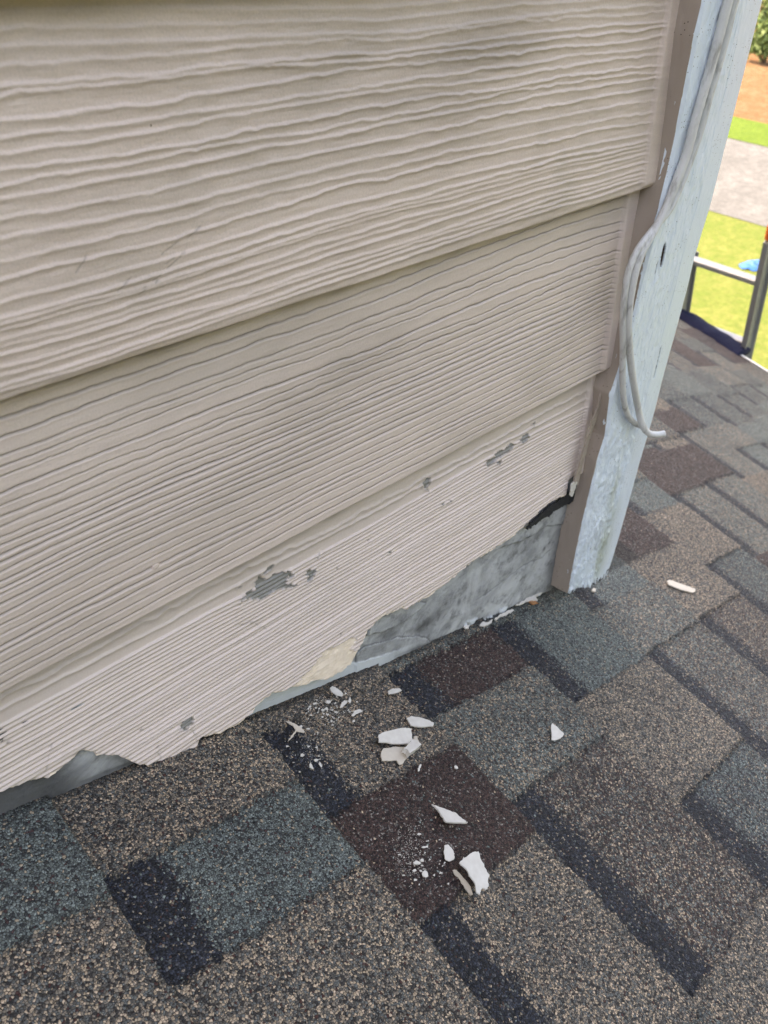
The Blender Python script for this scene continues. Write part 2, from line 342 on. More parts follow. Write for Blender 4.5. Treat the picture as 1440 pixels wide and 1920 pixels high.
bare = [WPT(q) for q in (
    [(489, 1100), (497, 1085), (502, 1094), (513, 1093), (520, 1088), (528, 1083), (545, 1080), (553, 1078), (560, 1087), (548, 1091), (545, 1102), (564, 1103), (557, 1108), (542, 1110), (520, 1116), (509, 1126), (497, 1133), (480, 1131), (462, 1132), (458, 1143), (463, 1125), (478, 1117), (487, 1113), (492, 1105)],
    [(516, 1070), (523, 1067), (520, 1077), (508, 1085), (500, 1086)], [(585, 1080), (600, 1072), (601, 1080), (592, 1094), (583, 1098), (588, 1086), (583, 1085)],
    [(604, 1050), (609, 1044), (606, 1053)], [(456, 1108), (464, 1108), (458, 1112)],
    [(805, 916), (812, 906), (820, 903), (819, 914), (813, 921), (816, 928), (810, 925), (806, 922)],
    [(836, 950), (841, 945), (838, 953)], [(851, 942), (855, 944), (850, 947)],
    [(340, 1362), (348, 1352), (360, 1345), (364, 1349), (362, 1357), (357, 1362), (352, 1367), (345, 1370)],
    [(921, 874), (925, 868), (940, 862), (938, 857), (962, 845), (968, 836), (975, 840), (965, 852), (945, 864), (930, 876), (923, 882)], [(985, 830), (1000, 818), (1002, 826), (990, 838)], [(940, 872), (950, 868), (945, 878)],
    [(1010, 800), (1016, 797), (1013, 804)], [(735, 1040), (739, 1036), (738, 1042)])]
pores = WPT([(12, 1400), (22, 1403), (150, 1480), (1054, 892), (1060, 897), (797, 790), (640, 1190), (268, 1373), (640, 1072), (700, 1020)])
cracks = [WPT([(360, 1368), (372, 1392)]), WPT([(103, 1400), (95, 1425), (88, 1455)]), WPT([(295, 1398), (300, 1415), (299, 1432)]), WPT([(455, 1180), (480, 1172), (505, 1185)])]
zb3 = Z3-.035
def post3(X, Z, h, mask):
    jx = X+.0010*vn(X*420, Z*420, 91)+.0005*vn(X*1300, Z*1300, 92); jz = Z+.0010*vn(X*420+9, Z*420, 93)+.0004*vn(X*1300, Z*1300, 95)
    # smooth upper third, soft broad waves at its left
    B = Z-Z3
    for p in bare:
        i = pip(jx, jz, p); d = segd(X, Z, p+[p[0]])
        h = h+np.where(i, -.0011, .0006*np.exp(-(d/.0014)**2)); mask[..., 1] = np.where(i, 1, mask[..., 1])
        mask[..., 0] = np.where(i, 0, np.maximum(mask[..., 0], .6*np.exp(-(d/.0004)**2)))
    i = pip(jx, jz, cream); d = segd(X, Z, cream+[cream[0]])
    h = np.where(i, h*.12-.0008-.0004*vn(X*200, Z*200, 5), h); mask[..., 2] = np.where(i, 1, 0)
    eb = Z-np.maximum(bottom3(xs), zb3)[None, :]; wear = (eb < .0013+.0016*vn(X*220, 0, 97)+.0006*vn(X*800, Z*800, 98)) & (X > bw[0, 0])
    mask[..., 2] = np.where(wear, .75, mask[..., 2]); h = h-.0005*wear
    tear = WPT([(556, 1281), (572, 1262), (580, 1256), (594, 1240), (600, 1230)]); dt = segd(jx, jz, tear)
    mask[..., 0] = np.where(i, 0, mask[..., 0]); mask[..., 0] = np.maximum(mask[..., 0], .9*np.exp(-(dt/.0005)**2)*(vn(X*900, Z*900, 6) > -.2))
    for c in cracks:
        d = segd(jx, jz, c); mask[..., 0] = np.maximum(mask[..., 0], .55*np.exp(-(d/.0004)**2)); h = h-.0003*np.exp(-(d/.0004)**2)
    for px, pz in pores:
        d = np.hypot(X-px, Z-pz); mask[..., 0] = np.maximum(mask[..., 0], np.exp(-(d/.0008)**2)); h = h-.0007*np.exp(-(d/.0008)**2)
    return h, mask
L3 = mk_lines(4, [(.002, .108, .0036, .00078, .00078, .00022), (.114, .126, .0080, .0008, .0010, .0030)], .86, 1.14)
board(Z3-.035, Z2+.010, L3 if False else [(b+.035, a_, s_, j_, k_) for b, a_, s_, j_, k_ in L3]+[(b, .0006, .0009, .0008, 900+int(b*1e4)) for b in np.arange(.001, .036, .0036)], 'ridge', 12, bottom=bottom3, tail=1.5, fine=.0001, pale=.7, lap_shade=.0208, zres=.0005, warp=1.35,
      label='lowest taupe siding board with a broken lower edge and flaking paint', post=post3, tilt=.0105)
# nail bumps on the boards
for (x, y) in ((75, 632), (290, 1062), (1196, 284), (262, 1150)):
    P = wallp(x, y, .004); bm = bmesh.new()
    bmesh.ops.create_icosphere(bm, subdivisions=3, radius=1)
    for v in bm.verts:
        k = 1+.18*math.sin(v.co.x*7+x)*math.cos(v.co.z*6+y); v.co = Vector((v.co.x*.0030*k, v.co.y*.0016, v.co.z*.0026*k))+Vector(P)
    o = bmo('nail_head', bm, MS, house, True)
# ------------------------------------------------------------------ flashing behind the missing strip
fx = np.arange(-.3, .6405, .0012); nb = 150
fb = RB[2]-.012-(fx-RB[0])*.3258; T = np.linspace(0, 1, nb)[:, None]
FX = np.broadcast_to(fx[None, :], (nb, len(fx))).copy(); FZ = fb[None, :]*(1-T)+np.maximum(Z3+.03, fb+.075)[None, :]*T
base_l = RB[2]-(FX-RB[0])*.3258; hz = FZ-base_l
m = np.zeros((nb, len(fx), 3)); h = .0010*fbm(FX*30, FZ*30, 40)+.0005*fbm(FX*120, FZ*120, 41)
jx = FX+.0012*vn(FX*150, FZ*150, 44); jz = FZ+.0012*vn(FX*150, FZ*150, 45)
W2 = lambda pts: WPT(pts, .010)
flapA = W2([(1100, 975), (1048, 985), (1025, 987), (1000, 1003), (975, 1016), (945, 1026), (915, 1040), (850, 1060), (850, 900), (1100, 850)])
flapB = W2([(690, 1192), (705, 1188), (725, 1180), (739, 1176), (757, 1165), (776, 1150), (800, 1130), (700, 1130)])
flapC = W2([(670, 1225), (683, 1215), (710, 1207), (740, 1199), (770, 1194), (796, 1196), (806, 1203), (815, 1210), (810, 1235), (660, 1300)])
for p, t in ((flapA, .0016), (flapB, .0022), (flapC, .0012)):
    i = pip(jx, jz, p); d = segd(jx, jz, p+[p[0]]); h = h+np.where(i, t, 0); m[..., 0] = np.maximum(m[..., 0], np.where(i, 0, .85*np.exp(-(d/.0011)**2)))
for c in ([(1090, 1010), (1050, 1020), (1020, 1045), (985, 1060), (950, 1088), (920, 1110), (900, 1125)],):
    d = segd(jx, jz, W2(c)); m[..., 0] = np.maximum(m[..., 0], .45*np.exp(-(d/.0008)**2)); h = h-.0006*np.exp(-(d/.0008)**2)
for (x, y, r) in ((1023, 1030, .0022), (863, 1130, .003), (1032, 1020, .0015)):
    P = wallp(x, y, .01); d = np.hypot((FX-P[0])*1., (FZ-P[2])*.6); m[..., 0] = np.maximum(m[..., 0], .7*np.exp(-(d/r)**2))
for (x, y, rx, rz, a_) in ((1015, 1000, .030, .012, .6), (1040, 1060, .010, .03, .5), (800, 1170, .03, .010, .55), (735, 1190, .02, .010, .5), (900, 1120, .02, .012, .3), (690, 1222, .02, .006, .4)):
    P = wallp(x, y, .01); m[..., 0] = np.maximum(m[..., 0], a_*np.exp(-((FX-P[0])/rx)**2-((FZ-P[2])/rz)**2)*np.clip(.75+.6*vn(FX*90, FZ*90, 47)+.3*vn(FX*260, FZ*260, 48), 0, 1))
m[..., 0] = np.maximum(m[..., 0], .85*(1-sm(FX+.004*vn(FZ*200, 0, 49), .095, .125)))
# pale painted metal strip at the roof line, left part
px0 = wallp(470, 1345, .01)[0]; px1 = wallp(790, 1215, .01)[0]
strip = sm(FX, px0-.03, px0)*(1-sm(FX, px1-.07, px1))*(hz < .014*(1-sm(FX, px0, px1))+.002+.001*vn(FX*200, 0, 3))
m[..., 1] = strip; h = h+.0009*strip
lump = (vn(FX*130, FZ*130, 60)+.6*vn(FX*420, FZ*420, 61) > .25) & (hz < .0055) & (FX > wallp(870, 1180, .01)[0]) & (FX < wallp(1015, 1112, .01)[0])
m[..., 1] = np.maximum(m[..., 1], lump); h = h+.0015*lump
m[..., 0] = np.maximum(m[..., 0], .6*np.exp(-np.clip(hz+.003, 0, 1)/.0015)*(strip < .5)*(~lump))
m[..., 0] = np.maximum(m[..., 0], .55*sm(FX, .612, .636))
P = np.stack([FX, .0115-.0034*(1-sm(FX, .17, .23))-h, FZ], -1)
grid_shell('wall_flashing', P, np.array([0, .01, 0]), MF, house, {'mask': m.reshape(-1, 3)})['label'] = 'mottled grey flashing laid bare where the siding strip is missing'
# black felt hanging out of the lap
fp = [(985, 990), (1003, 970), (1022, 953), (1040, 941), (1058, 934), (1070, 928), (1077, 915), (1081, 903), (1084, 908), (1081, 926), (1073, 939), (1060, 944), (1048, 950), (1036, 956), (1028, 966), (1017, 967), (1008, 978), (998, 982), (993, 990)]
def flat_piece(name, px, yp, th, mat, parent, jit=.0006, seed=0, n=6):
    r = random.Random(seed); W_ = [wallp(x, y, yp) for x, y in px]; Q = []
    for a, b in zip(W_, W_[1:]+W_[:1]):
        for k in range(n): Q.append(a+(b-a)*k/n+np.array([r.uniform(-jit, jit), 0, r.uniform(-jit, jit)]))
    bm = bmesh.new(); vs = [bm.verts.new((q[0], q[1]+r.uniform(-.0003, .0003), q[2])) for q in Q]; f = bm.faces.new(vs)
    bm.normal_update()
    if f.normal.y > 0: bmesh.ops.reverse_faces(bm, faces=[f])
    g = bmesh.ops.extrude_face_region(bm, geom=[f]); 
    for v in [e for e in g['geom'] if isinstance(e, bmesh.types.BMVert)]: v.co.y -= th
    bmesh.ops.triangulate(bm, faces=bm.faces[:]); bmesh.ops.recalc_face_normals(bm, faces=bm.faces[:])
    return bmo(name, bm, mat, parent)
flat_piece('roofing_felt', fp, .006, .0018, M_felt, house, .0018, 3)['label'] = 'torn black felt hanging from under the lowest siding board'
flat_piece('paint_flap', [(1067, 927), (1070, 908), (1074, 903), (1080, 903), (1077, 915), (1071, 931)], -.001, .0012, M_chip, house, .0004, 4)['label'] = 'lifted flap of white paint'
flat_piece('caulk_bead', [(1074, 905), (1081, 880), (1100, 815), (1128, 730), (1136, 699), (1141, 699), (1133, 730), (1106, 815), (1088, 880), (1082, 908)], -.0005, .0015, MT, house, .0005, 6)
# ------------------------------------------------------------------ corner board
YF = -.012
Lp = [(1330, -30), (1322, 0), (1306, 65), (1294, 130), (1281, 195), (1268, 262), (1253, 330), (1238, 392), (1222, 450), (1206, 520), (1193, 580), (1180, 625), (1164, 690), (1147, 741), (1137, 819), (1122, 866), (1108, 925), (1091, 994), (1076, 1069), (1067, 1113)]
Rp = [(1440, -30), (1431, 5), (1404, 112), (1370, 245), (1336, 378), (1305, 480), (1290, 545), (1275, 600), (1250, 690), (1230, 769), (1203, 862), (1184, 931), (1164, 1000), (1150, 1048), (1141, 1075)]
Lw = np.array([wallp(x, y, YF) for x, y in Lp]); Rw = np.array([wallp(x, y, YF) for x, y in Rp])
def xl(z): return np.interp(-z, -Lw[:, 2], Lw[:, 0])
def xr(z):
    o = np.interp(-z, -Rw[:, 2], Rw[:, 0]); k = (Rw[1, 0]-Rw[-1, 0])/(Rw[1, 2]-Rw[-1, 2])
    return np.where(z < Rw[-1, 2], Rw[-1, 0], o)
ztop = Lw[0, 2]; bcols = 150
tt = np.linspace(0, 1, bcols); zmid = Lw[-1, 2]
Zr = np.concatenate([np.linspace(ztop, zmid-.03, 900)])
ZZ = np.broadcast_to(Zr[:, None], (len(Zr), bcols)).copy(); XX = xl(Zr)[:, None]*(1-tt)+xr(Zr)[:, None]*tt
# ragged lower end following the roof
bl = Lw[-1, 2]-(tt*(xr(np.array([zmid]))[0]-xl(np.array([zmid]))[0]))*.30+.0030*vn(tt*26, 0, 5)+.0016*vn(tt*70, 0, 6)
bl = bl+.006*sm(tt, .80, 1.)+.0015*vn(tt*150, 0, 7)
TT = (ztop-ZZ)/(ztop-(zmid-.03)); ZZ = ztop+(bl[None, :]-ztop)*TT
XX = xl(ZZ)*(1-tt)+xr(ZZ)*tt
smooth = sm(tt, .66, .72)[None, :]*np.ones_like(ZZ)
low = sm(-ZZ, -(CZ-.33), -(CZ-.62)) if False else sm(CZ-ZZ, .30, .60)
rough = (.0014*fbm(XX*500, ZZ*130, 70, 4)+.0008*vn(XX*90, ZZ*35, 71))*(1-smooth*.85)*(.6+1.2*low)
mk = np.zeros(ZZ.shape+(3,))
hp = wallp(1243, 478, YF); d = np.hypot((XX-hp[0]+(ZZ-hp[2])*.12)/.0026, (ZZ-hp[2])/.0105)
mk[..., 0] = np.where(d < 1, 1, 0); rough = rough-.0012*(d < 1)+.0005*np.exp(-((d-1.15)/.25)**2)
hp2 = wallp(1232, 502, YF); d2 = np.hypot((XX-hp2[0])/.001, (ZZ-hp2[2])/.006); mk[..., 0] = np.maximum(mk[..., 0], .5*(d2 < 1)); rough = rough-.0012*np.exp(-d2**2)
crk = WPT([(1239, 652), (1233, 680), (1226, 708)], YF); d = segd(XX, ZZ, crk); mk[..., 0] = np.maximum(mk[..., 0], (d < .0006)*1.); rough = rough-.002*np.exp(-(d/.0007)**2)
seam = np.exp(-((tt-.69)/.006)**2)[None, :]*np.ones_like(ZZ)*(vn(ZZ*30, 0, 8) > -.1); rough = rough-.0006*seam
al = np.clip(fbm(XX*40, ZZ*14, 75)*2+.55, 0, 1)*sm(CZ-ZZ, .42, .50)*(1-sm(CZ-ZZ, .60, .64))*np.exp(-((tt-.55)/.22)**2)[None, :]; mk[..., 1] = al
endd = (ZZ-bl[None, :]); mk[..., 0] = np.maximum(mk[..., 0], ((endd < .010*sm(tt, .7, 1.)[None, :]+.0015+.003*vn(tt*40, 0, 9)[None, :]) & (vn(XX*500, ZZ*90, 12) > .0))*.9)
lc = sm(tt, .0, .03)[None, :]*sm(1-tt, .0, .03)[None, :]
P = np.stack([XX, YF-rough+.0022*(1-lc), ZZ], -1)[::-1]
grid_shell('corner_board', P, np.array([0, .005, 0]), MW, house, {'mask': mk[::-1].reshape(-1, 3)})['label'] = 'white painted corner board with rough paint, a rusty slot and a rotten ragged foot'
# taupe side return
zr = np.linspace(ztop, zmid-.001, 260); yy = np.linspace(YF+.0022, .0118, 40)
ZT = np.broadcast_to(zr[:, None], (260, 40)).copy(); YT = np.broadcast_to(yy[None, :], (260, 40)).copy()
XT = xl(ZT)+.0004*fbm(ZT*60, YT*200, 80)-.0002; YT[:, -1] += .0014*vn(zr*230, 0, 2)+.0008*vn(zr*600, 0, 3)
ZT[-1] -= .002*np.linspace(0, 1, 40); P = np.stack([XT, YT, ZT], -1)
sh = grid_shell('trim_return', P[:, ::-1][::-1], np.array([.010, 0, 0]), MT, house, {})
sh['label'] = 'taupe side face of the corner trim'
# body behind (closed wall core, side wall, lower storey, upper wall, overhang)
XC = float(xr(np.array([CZ-.3]))[0])-.006
bm = bmesh.new(); box(bm, (-3+XC/2, 2.53, 3.9), (6+XC, 5, 7.8)); bmo('wall_core', bm, M_body, house)
core = bpy.data.objects['wall_core']
bm = bmesh.new()                                         # upper lap boards, outside the frame
for k in range(1, 18):
    zb = Z0+k*EXPO; vs = [(-6, .0, zb), (XC-.03, .0, zb), (XC-.03, .008, zb+EXPO+.01), (-6, .008, zb+EXPO+.01)]
    f = bm.faces.new([bm.verts.new(v) for v in vs]); f2 = bm.faces.new([bm.verts.new(v) for v in ((-6, 0, zb), (-6, .02, zb), (XC-.03, .02, zb), (XC-.03, 0, zb))])
bmo('upper_siding', bm, M_body, house)
bm = bmesh.new()
for k in range(0, 4):
    zb = Z2+k*EXPO*1.0; vs = [(-6, .0, zb), (X_L, .0, zb), (X_L, .008, zb+EXPO+.01), (-6, .008, zb+EXPO+.01)]
    bm.faces.new([bm.verts.new(v) for v in vs])
bmo('side_siding', bm, M_body, house)
bm = bmesh.new(); xa, xb = float(xl(np.array([ztop]))[0]), float(xr(np.array([ztop]))[0]); box(bm, ((xa+xb)/2, YF+.0135, ztop+1.37), (xb-xa-.001, .026, 2.738)); bmo('corner_board', bm, MW, house)
OHX = .28
bm = bmesh.new(); box(bm, (-2.8, 2.4, 6.55), (2*(2.8+XC+OHX), 5.9, .14)); bmo('roof_overhang', bm, M_soffit, house)
under(house)
# ------------------------------------------------------------------ shingle roof
LN = [-1.78+1.03*k for k in range(-6, 17)]; LN = np.array([-6.9-1.03*k for k in range(16, 0, -1)]+[-6.9, -5.9, -4.88, -3.85, -2.82, -1.78, -.79, .29, 1.37, 2.43]+[2.43+1.03*k for k in range(1, 12)])
TP = {'t': (0, 0, 0), 'g': (0, 0, 1), 'b': (0, .96, .98), 'd': (.92, .96, .98), 'tg': (0, .02, .52), 'tb': (.05, .42, .50), 'bl': (.25, .30, .92), 'tgb': (.1, .25, .6)}
CRS0 = {4-1: [(.5, 'g', 1), (1.5, 't', 0), (2.2, 'g', 1), (3, 'tb', 0)], 4: [(.43, 't', 1), (.92, 'g', 0), (1.75, 't', 1), (2.4, 'tb', 0), (3.2, 'g', 1)],
       5: [(.12, 't', 1), (.65, 't', 0), (1.27, 'b', 1), (2.3, 't', 0), (3, 'tg', 1)], 6: [(.08, 'tg', 1), (.45, 'b', 0), (1.07, 'tg', 1), (2.25, 'tb', 0), (3, 't', 1)],
       7: [(.07, 'g', 1), (.80, 'g', 0), (1.63, 't', 1), (2.6, 'bl', 0), (3.2, 'b', 1)], 8: [(-.3, 'tg', 1), (-.12, 'g', 1), (.28, 'g', 0), (.78, 'tg', 1), (1.9, 'tgb', 0), (2.6, 'b', 1), (3.2, 't', 1)],
       9: [(-1.6, 'tg', 0), (-.62, 'g', 1), (.02, 'b', 1), (.75, 't', 1), (1.7, 'tb', 0), (2.4, 'g', 1)], 10: [(-1.4, 'b', 0), (-.86, 'tg', 1), (-.42, 'g', 0), (.35, 't', 1), (1.05, 'bl', 0), (1.9, 'tb', 1)],
       11: [(-1.3, 'g', 1), (-.55, 'b', 1), (.5, 'tg', 0), (1.4, 'b', 1)], 12: [(-1.25, 't', 0), (-.6, 'b', 1), (.6, 'tg', 0)], 13: [(-2, 't', 0), (-1.5, 'b', 1), (-.5, 'tg', 0)]}
CRS = {k+16: v for k, v in CRS0.items()}
rr = random.Random(11)
for k in range(-1, 44):
    L = CRS.get(k, [(-1., rr.choice(['tg', 't', 'g']), 1)]); e = L[-1][0]; t = L[-1][2]
    while e < 30: e += rr.uniform(.5, 1.2); t = 1-t; L.append((e, rr.choice(['t', 'tg', 'g', 'b', 'tg', 'tgb', 'bl']), t))
    e = L[0][0]; t = L[0][2]; pre = []
    s0 = -9.; e2 = s0; 
    while e2 < e-1.1: e2 += rr.uniform(.5, 1.1); t = 1-t; pre.append((e2, rr.choice(['tg', 'bl', 'g', 'b', 'bl', 'tgb', 'bl', 'tgb']), t))
    CRS[k] = pre+L
def roof_pat(u, v):
    uj = u+.010*vn(u*9, v*26, 21)+.007*vn(u*60, v*60, 22); vj = v+.012*vn(u*26, v*9, 23)+.007*vn(u*60, v*60, 24)
    k = np.searchsorted(LN, uj)-1; k = np.clip(k, 0, len(LN)-2)
    fr = (uj-LN[k])/(LN[k+1]-LN[k]); h = .0040*fr-.0015; C = np.zeros(u.shape+(3,)); E = np.zeros(u.shape)
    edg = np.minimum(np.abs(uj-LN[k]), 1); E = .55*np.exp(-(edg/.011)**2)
    for kk in np.unique(k):
        sel = k == kk; vv = vj[sel]; ff = fr[sel]; cs = CRS[int(kk)]; a = -99.
        cc = np.zeros((len(vv), 3)); hh = np.zeros(len(vv)); ee = np.zeros(len(vv))
        for (b, ty, tooth) in cs:
            i = (vv >= a) & (vv < b); cc[i] = TP[ty]
            if tooth: hh[i] = .0024; 
            else:
                bw_ = ((1-sm(ff, .19, .29))*i)[:, None]; cc = cc*(1-bw_)+np.array(TP['d'])*bw_
            if tooth is not None: 
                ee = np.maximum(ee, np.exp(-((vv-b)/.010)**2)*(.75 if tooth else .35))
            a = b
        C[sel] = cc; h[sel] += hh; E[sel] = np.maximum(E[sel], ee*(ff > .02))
    E = np.maximum(E, 0)*(.75+.25*vn(u*40, v*40, 30)); return h, C, E
us = np.concatenate([np.arange(-23, -7, .1), np.arange(-7, -4, .05), np.arange(-4, 3.6, .0165), np.arange(3.6, 7, .035), np.arange(7, 13.78, .06), [13.80]])
vs_ = np.concatenate([np.arange(-7, -1.5, .05), np.arange(-1.5, -.1, .03), np.arange(-.1, 2.5, .0165), np.arange(2.5, 5, .05), np.arange(5, 26, .1)])
U, V_ = np.meshgrid(us, vs_, indexing='ij'); RH, RCc, RE = roof_pat(U, V_)
# granule-scale relief as real height in the near part
RH = RH-.0045*(1-sm(U, -.1, 1.))-.0035*np.exp(-(np.clip(V_, 0, 9)/.3)**2)*(1-sm(U, -.8, .2))+.00045*vn(U*90, V_*90, 50)+.00035*vn(U*170, V_*170, 51)+.0012*fbm(U*1.2, V_*1.2, 52)
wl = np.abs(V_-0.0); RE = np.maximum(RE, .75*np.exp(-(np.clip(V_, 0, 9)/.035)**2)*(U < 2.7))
roof = empty('shingle_roof', (float(RB[0]+.5), 0, 0)); tag(roof, 'low roof of mixed tan, green, brown and black asphalt shingles below the wall', 'roof')
PR = RW(U, V_, RH)
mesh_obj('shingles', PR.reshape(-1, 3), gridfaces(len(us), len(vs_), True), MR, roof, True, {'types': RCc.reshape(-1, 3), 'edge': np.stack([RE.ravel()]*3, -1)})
def rpt(u, v, h=0): return Vector(RW(np.array(u), np.array(v), np.array(h)).tolist())
UE = 13.78
bm = bmesh.new()
a = [rpt(-23, -7, -.010), rpt(UE, -7, -.010), rpt(UE, 26, -.010), rpt(-23, 26, -.010)]; b = [p-Vector((0, 0, .16)) for p in a]
va = [bm.verts.new(p) for p in a]; vb = [bm.verts.new(p) for p in b]; bm.faces.new(va); bm.faces.new(vb[::-1])
for i in range(4): bm.faces.new((va[i], vb[i], vb[(i+1) % 4], va[(i+1) % 4]))
bmesh.ops.recalc_face_normals(bm, faces=bm.faces[:]); bmo('roof_deck', bm, M_soffit, roof)
bm = bmesh.new(); sec = [(.03, .0055), (.17, .0055), (.20, .002), (.20, -.06), (.215, -.065), (.215, -.060)]
prev = None
for (du, dh) in sec:
    row = [bm.verts.new(rpt(UE+du, vv)+Vector((0, 0, dh))) for vv in (-7, -3, 0, 26)]
    if prev: [bm.faces.new((prev[i], prev[i+1], row[i+1], row[i])) for i in range(3)]
    prev = row
o = bmo('drip_edge', bm, M_drip, roof); o.modifiers.new('t', 'SOLIDIFY').thickness = .0012
under(roof)
# lower storey under the low roof
ll = empty('lower_storey', (1.2, 0, 0)); tag(ll, 'taupe lower storey wall under the shingle roof eave', 'wall')
bm = bmesh.new(); ez = rpt(UE-2, 5)[2]-.3; box(bm, (.5, .25, ez/2), (2.6, 1.2, ez)); bmo('wall', bm, M_body, ll); under(ll)
# ------------------------------------------------------------------ cables
CA = [(1372, -25), (1362, 12), (1350, 60), (1334, 120), (1318, 175), (1302, 232), (1288, 285), (1270, 335), (1250, 385), (1228, 430), (1208, 465), (1194, 500), (1184, 545), (1178, 600), (1180, 650), (1184, 690), (1190, 730), (1197, 768), (1204, 796), (1216, 812), (1232, 815), (1246, 813)]
CB = [(1385, -25), (1374, 15), (1362, 65), (1346, 125), (1330, 180), (1314, 240), (1297, 292), (1278, 342), (1255, 392), (1226, 428), (1200, 462), (1183, 495), (1174, 530), (1168, 590), (1168, 650), (1167, 700), (1169, 745), (1176, 775), (1187, 791), (1202, 799)]
def cab(px, off, end=0):
    out = []
    for i, (x, y) in enumerate(px):
        yy = YF-.0038-off[0]-off[1]*max(0, min(1, (y-400)/300.)); 
        if end and i > len(px)-5: yy -= .004*(i-(len(px)-5))
        out.append(wallp(x, y, yy))
    return out
o = tube('cable', cab(CA, (.0, .004), 1), [.0035]*8+[.0031]*14, M_cable, None, 16, 8, .06)
tag(o, 'longer of the two off-white cables, its cut tip curling out beyond the corner board', 'cable', 'painted cables on the corner board')
o = tube('cable', cab(CB, (-.0012, .002)), [.0030]*9+[.0027]*11, M_cable, None, 16, 8, .06)
tag(o, 'shorter off-white cable looping behind the other and ending under it', 'cable', 'painted cables on the corner board')
# ------------------------------------------------------------------ paint chips
def chip(px, th=.0013, lift=.0008, tilt=(0, 0), mat=M_chip, seed=0, name='paint_chip', jit=.0004, n=4, curl=0.):
    r = random.Random(seed); Q = [roofp(x, y) for x, y in px]; P2 = []
    for (u1, v1), (u2, v2) in zip(Q, Q[1:]+Q[:1]):
        for k in range(n): t = k/n; j = 0 if k == 0 else jit/EX; P2.append((u1+(u2-u1)*t+r.uniform(-j, j), v1+(v2-v1)*t+r.uniform(-j, j)))
    cu = sum(p[0] for p in P2)/len(P2); cv = sum(p[1] for p in P2)/len(P2)
    hb = float(max(roof_pat(np.array([p[0] for p in P2]), np.array([p[1] for p in P2]))[0]))-.0045*float(1-sm(cu, -.1, 1.))
    bm = bmesh.new(); zz = lambda u, v: hb+lift+((u-cu)*tilt[0]+(v-cv)*tilt[1])*EX+curl*((u-cu)**2+(v-cv)**2)*EX
    mn = min(zz(u, v) for u, v in P2)-hb; ad = max(0, .0004-mn)
    f = bm.faces.new([bm.verts.new(rpt(u, v, zz(u, v)+ad)) for u, v in P2]); bm.normal_update()
    if f.normal.dot(Vector(RN.tolist())) < 0: bmesh.ops.reverse_faces(bm, faces=[f])
    g = bmesh.ops.extrude_face_region(bm, geom=[f]); T = Vector((RN*(th*.6 if th < .004 else th)).tolist())
    for v in [e for e in g['geom'] if isinstance(e, bmesh.types.BMVert)]: v.co += T
    bmesh.ops.triangulate(bm, faces=bm.faces[:]); bmesh.ops.recalc_face_normals(bm, faces=bm.faces[:])
    return bmo(name, bm, mat)
GC = 'paint chips fallen on the shingles'
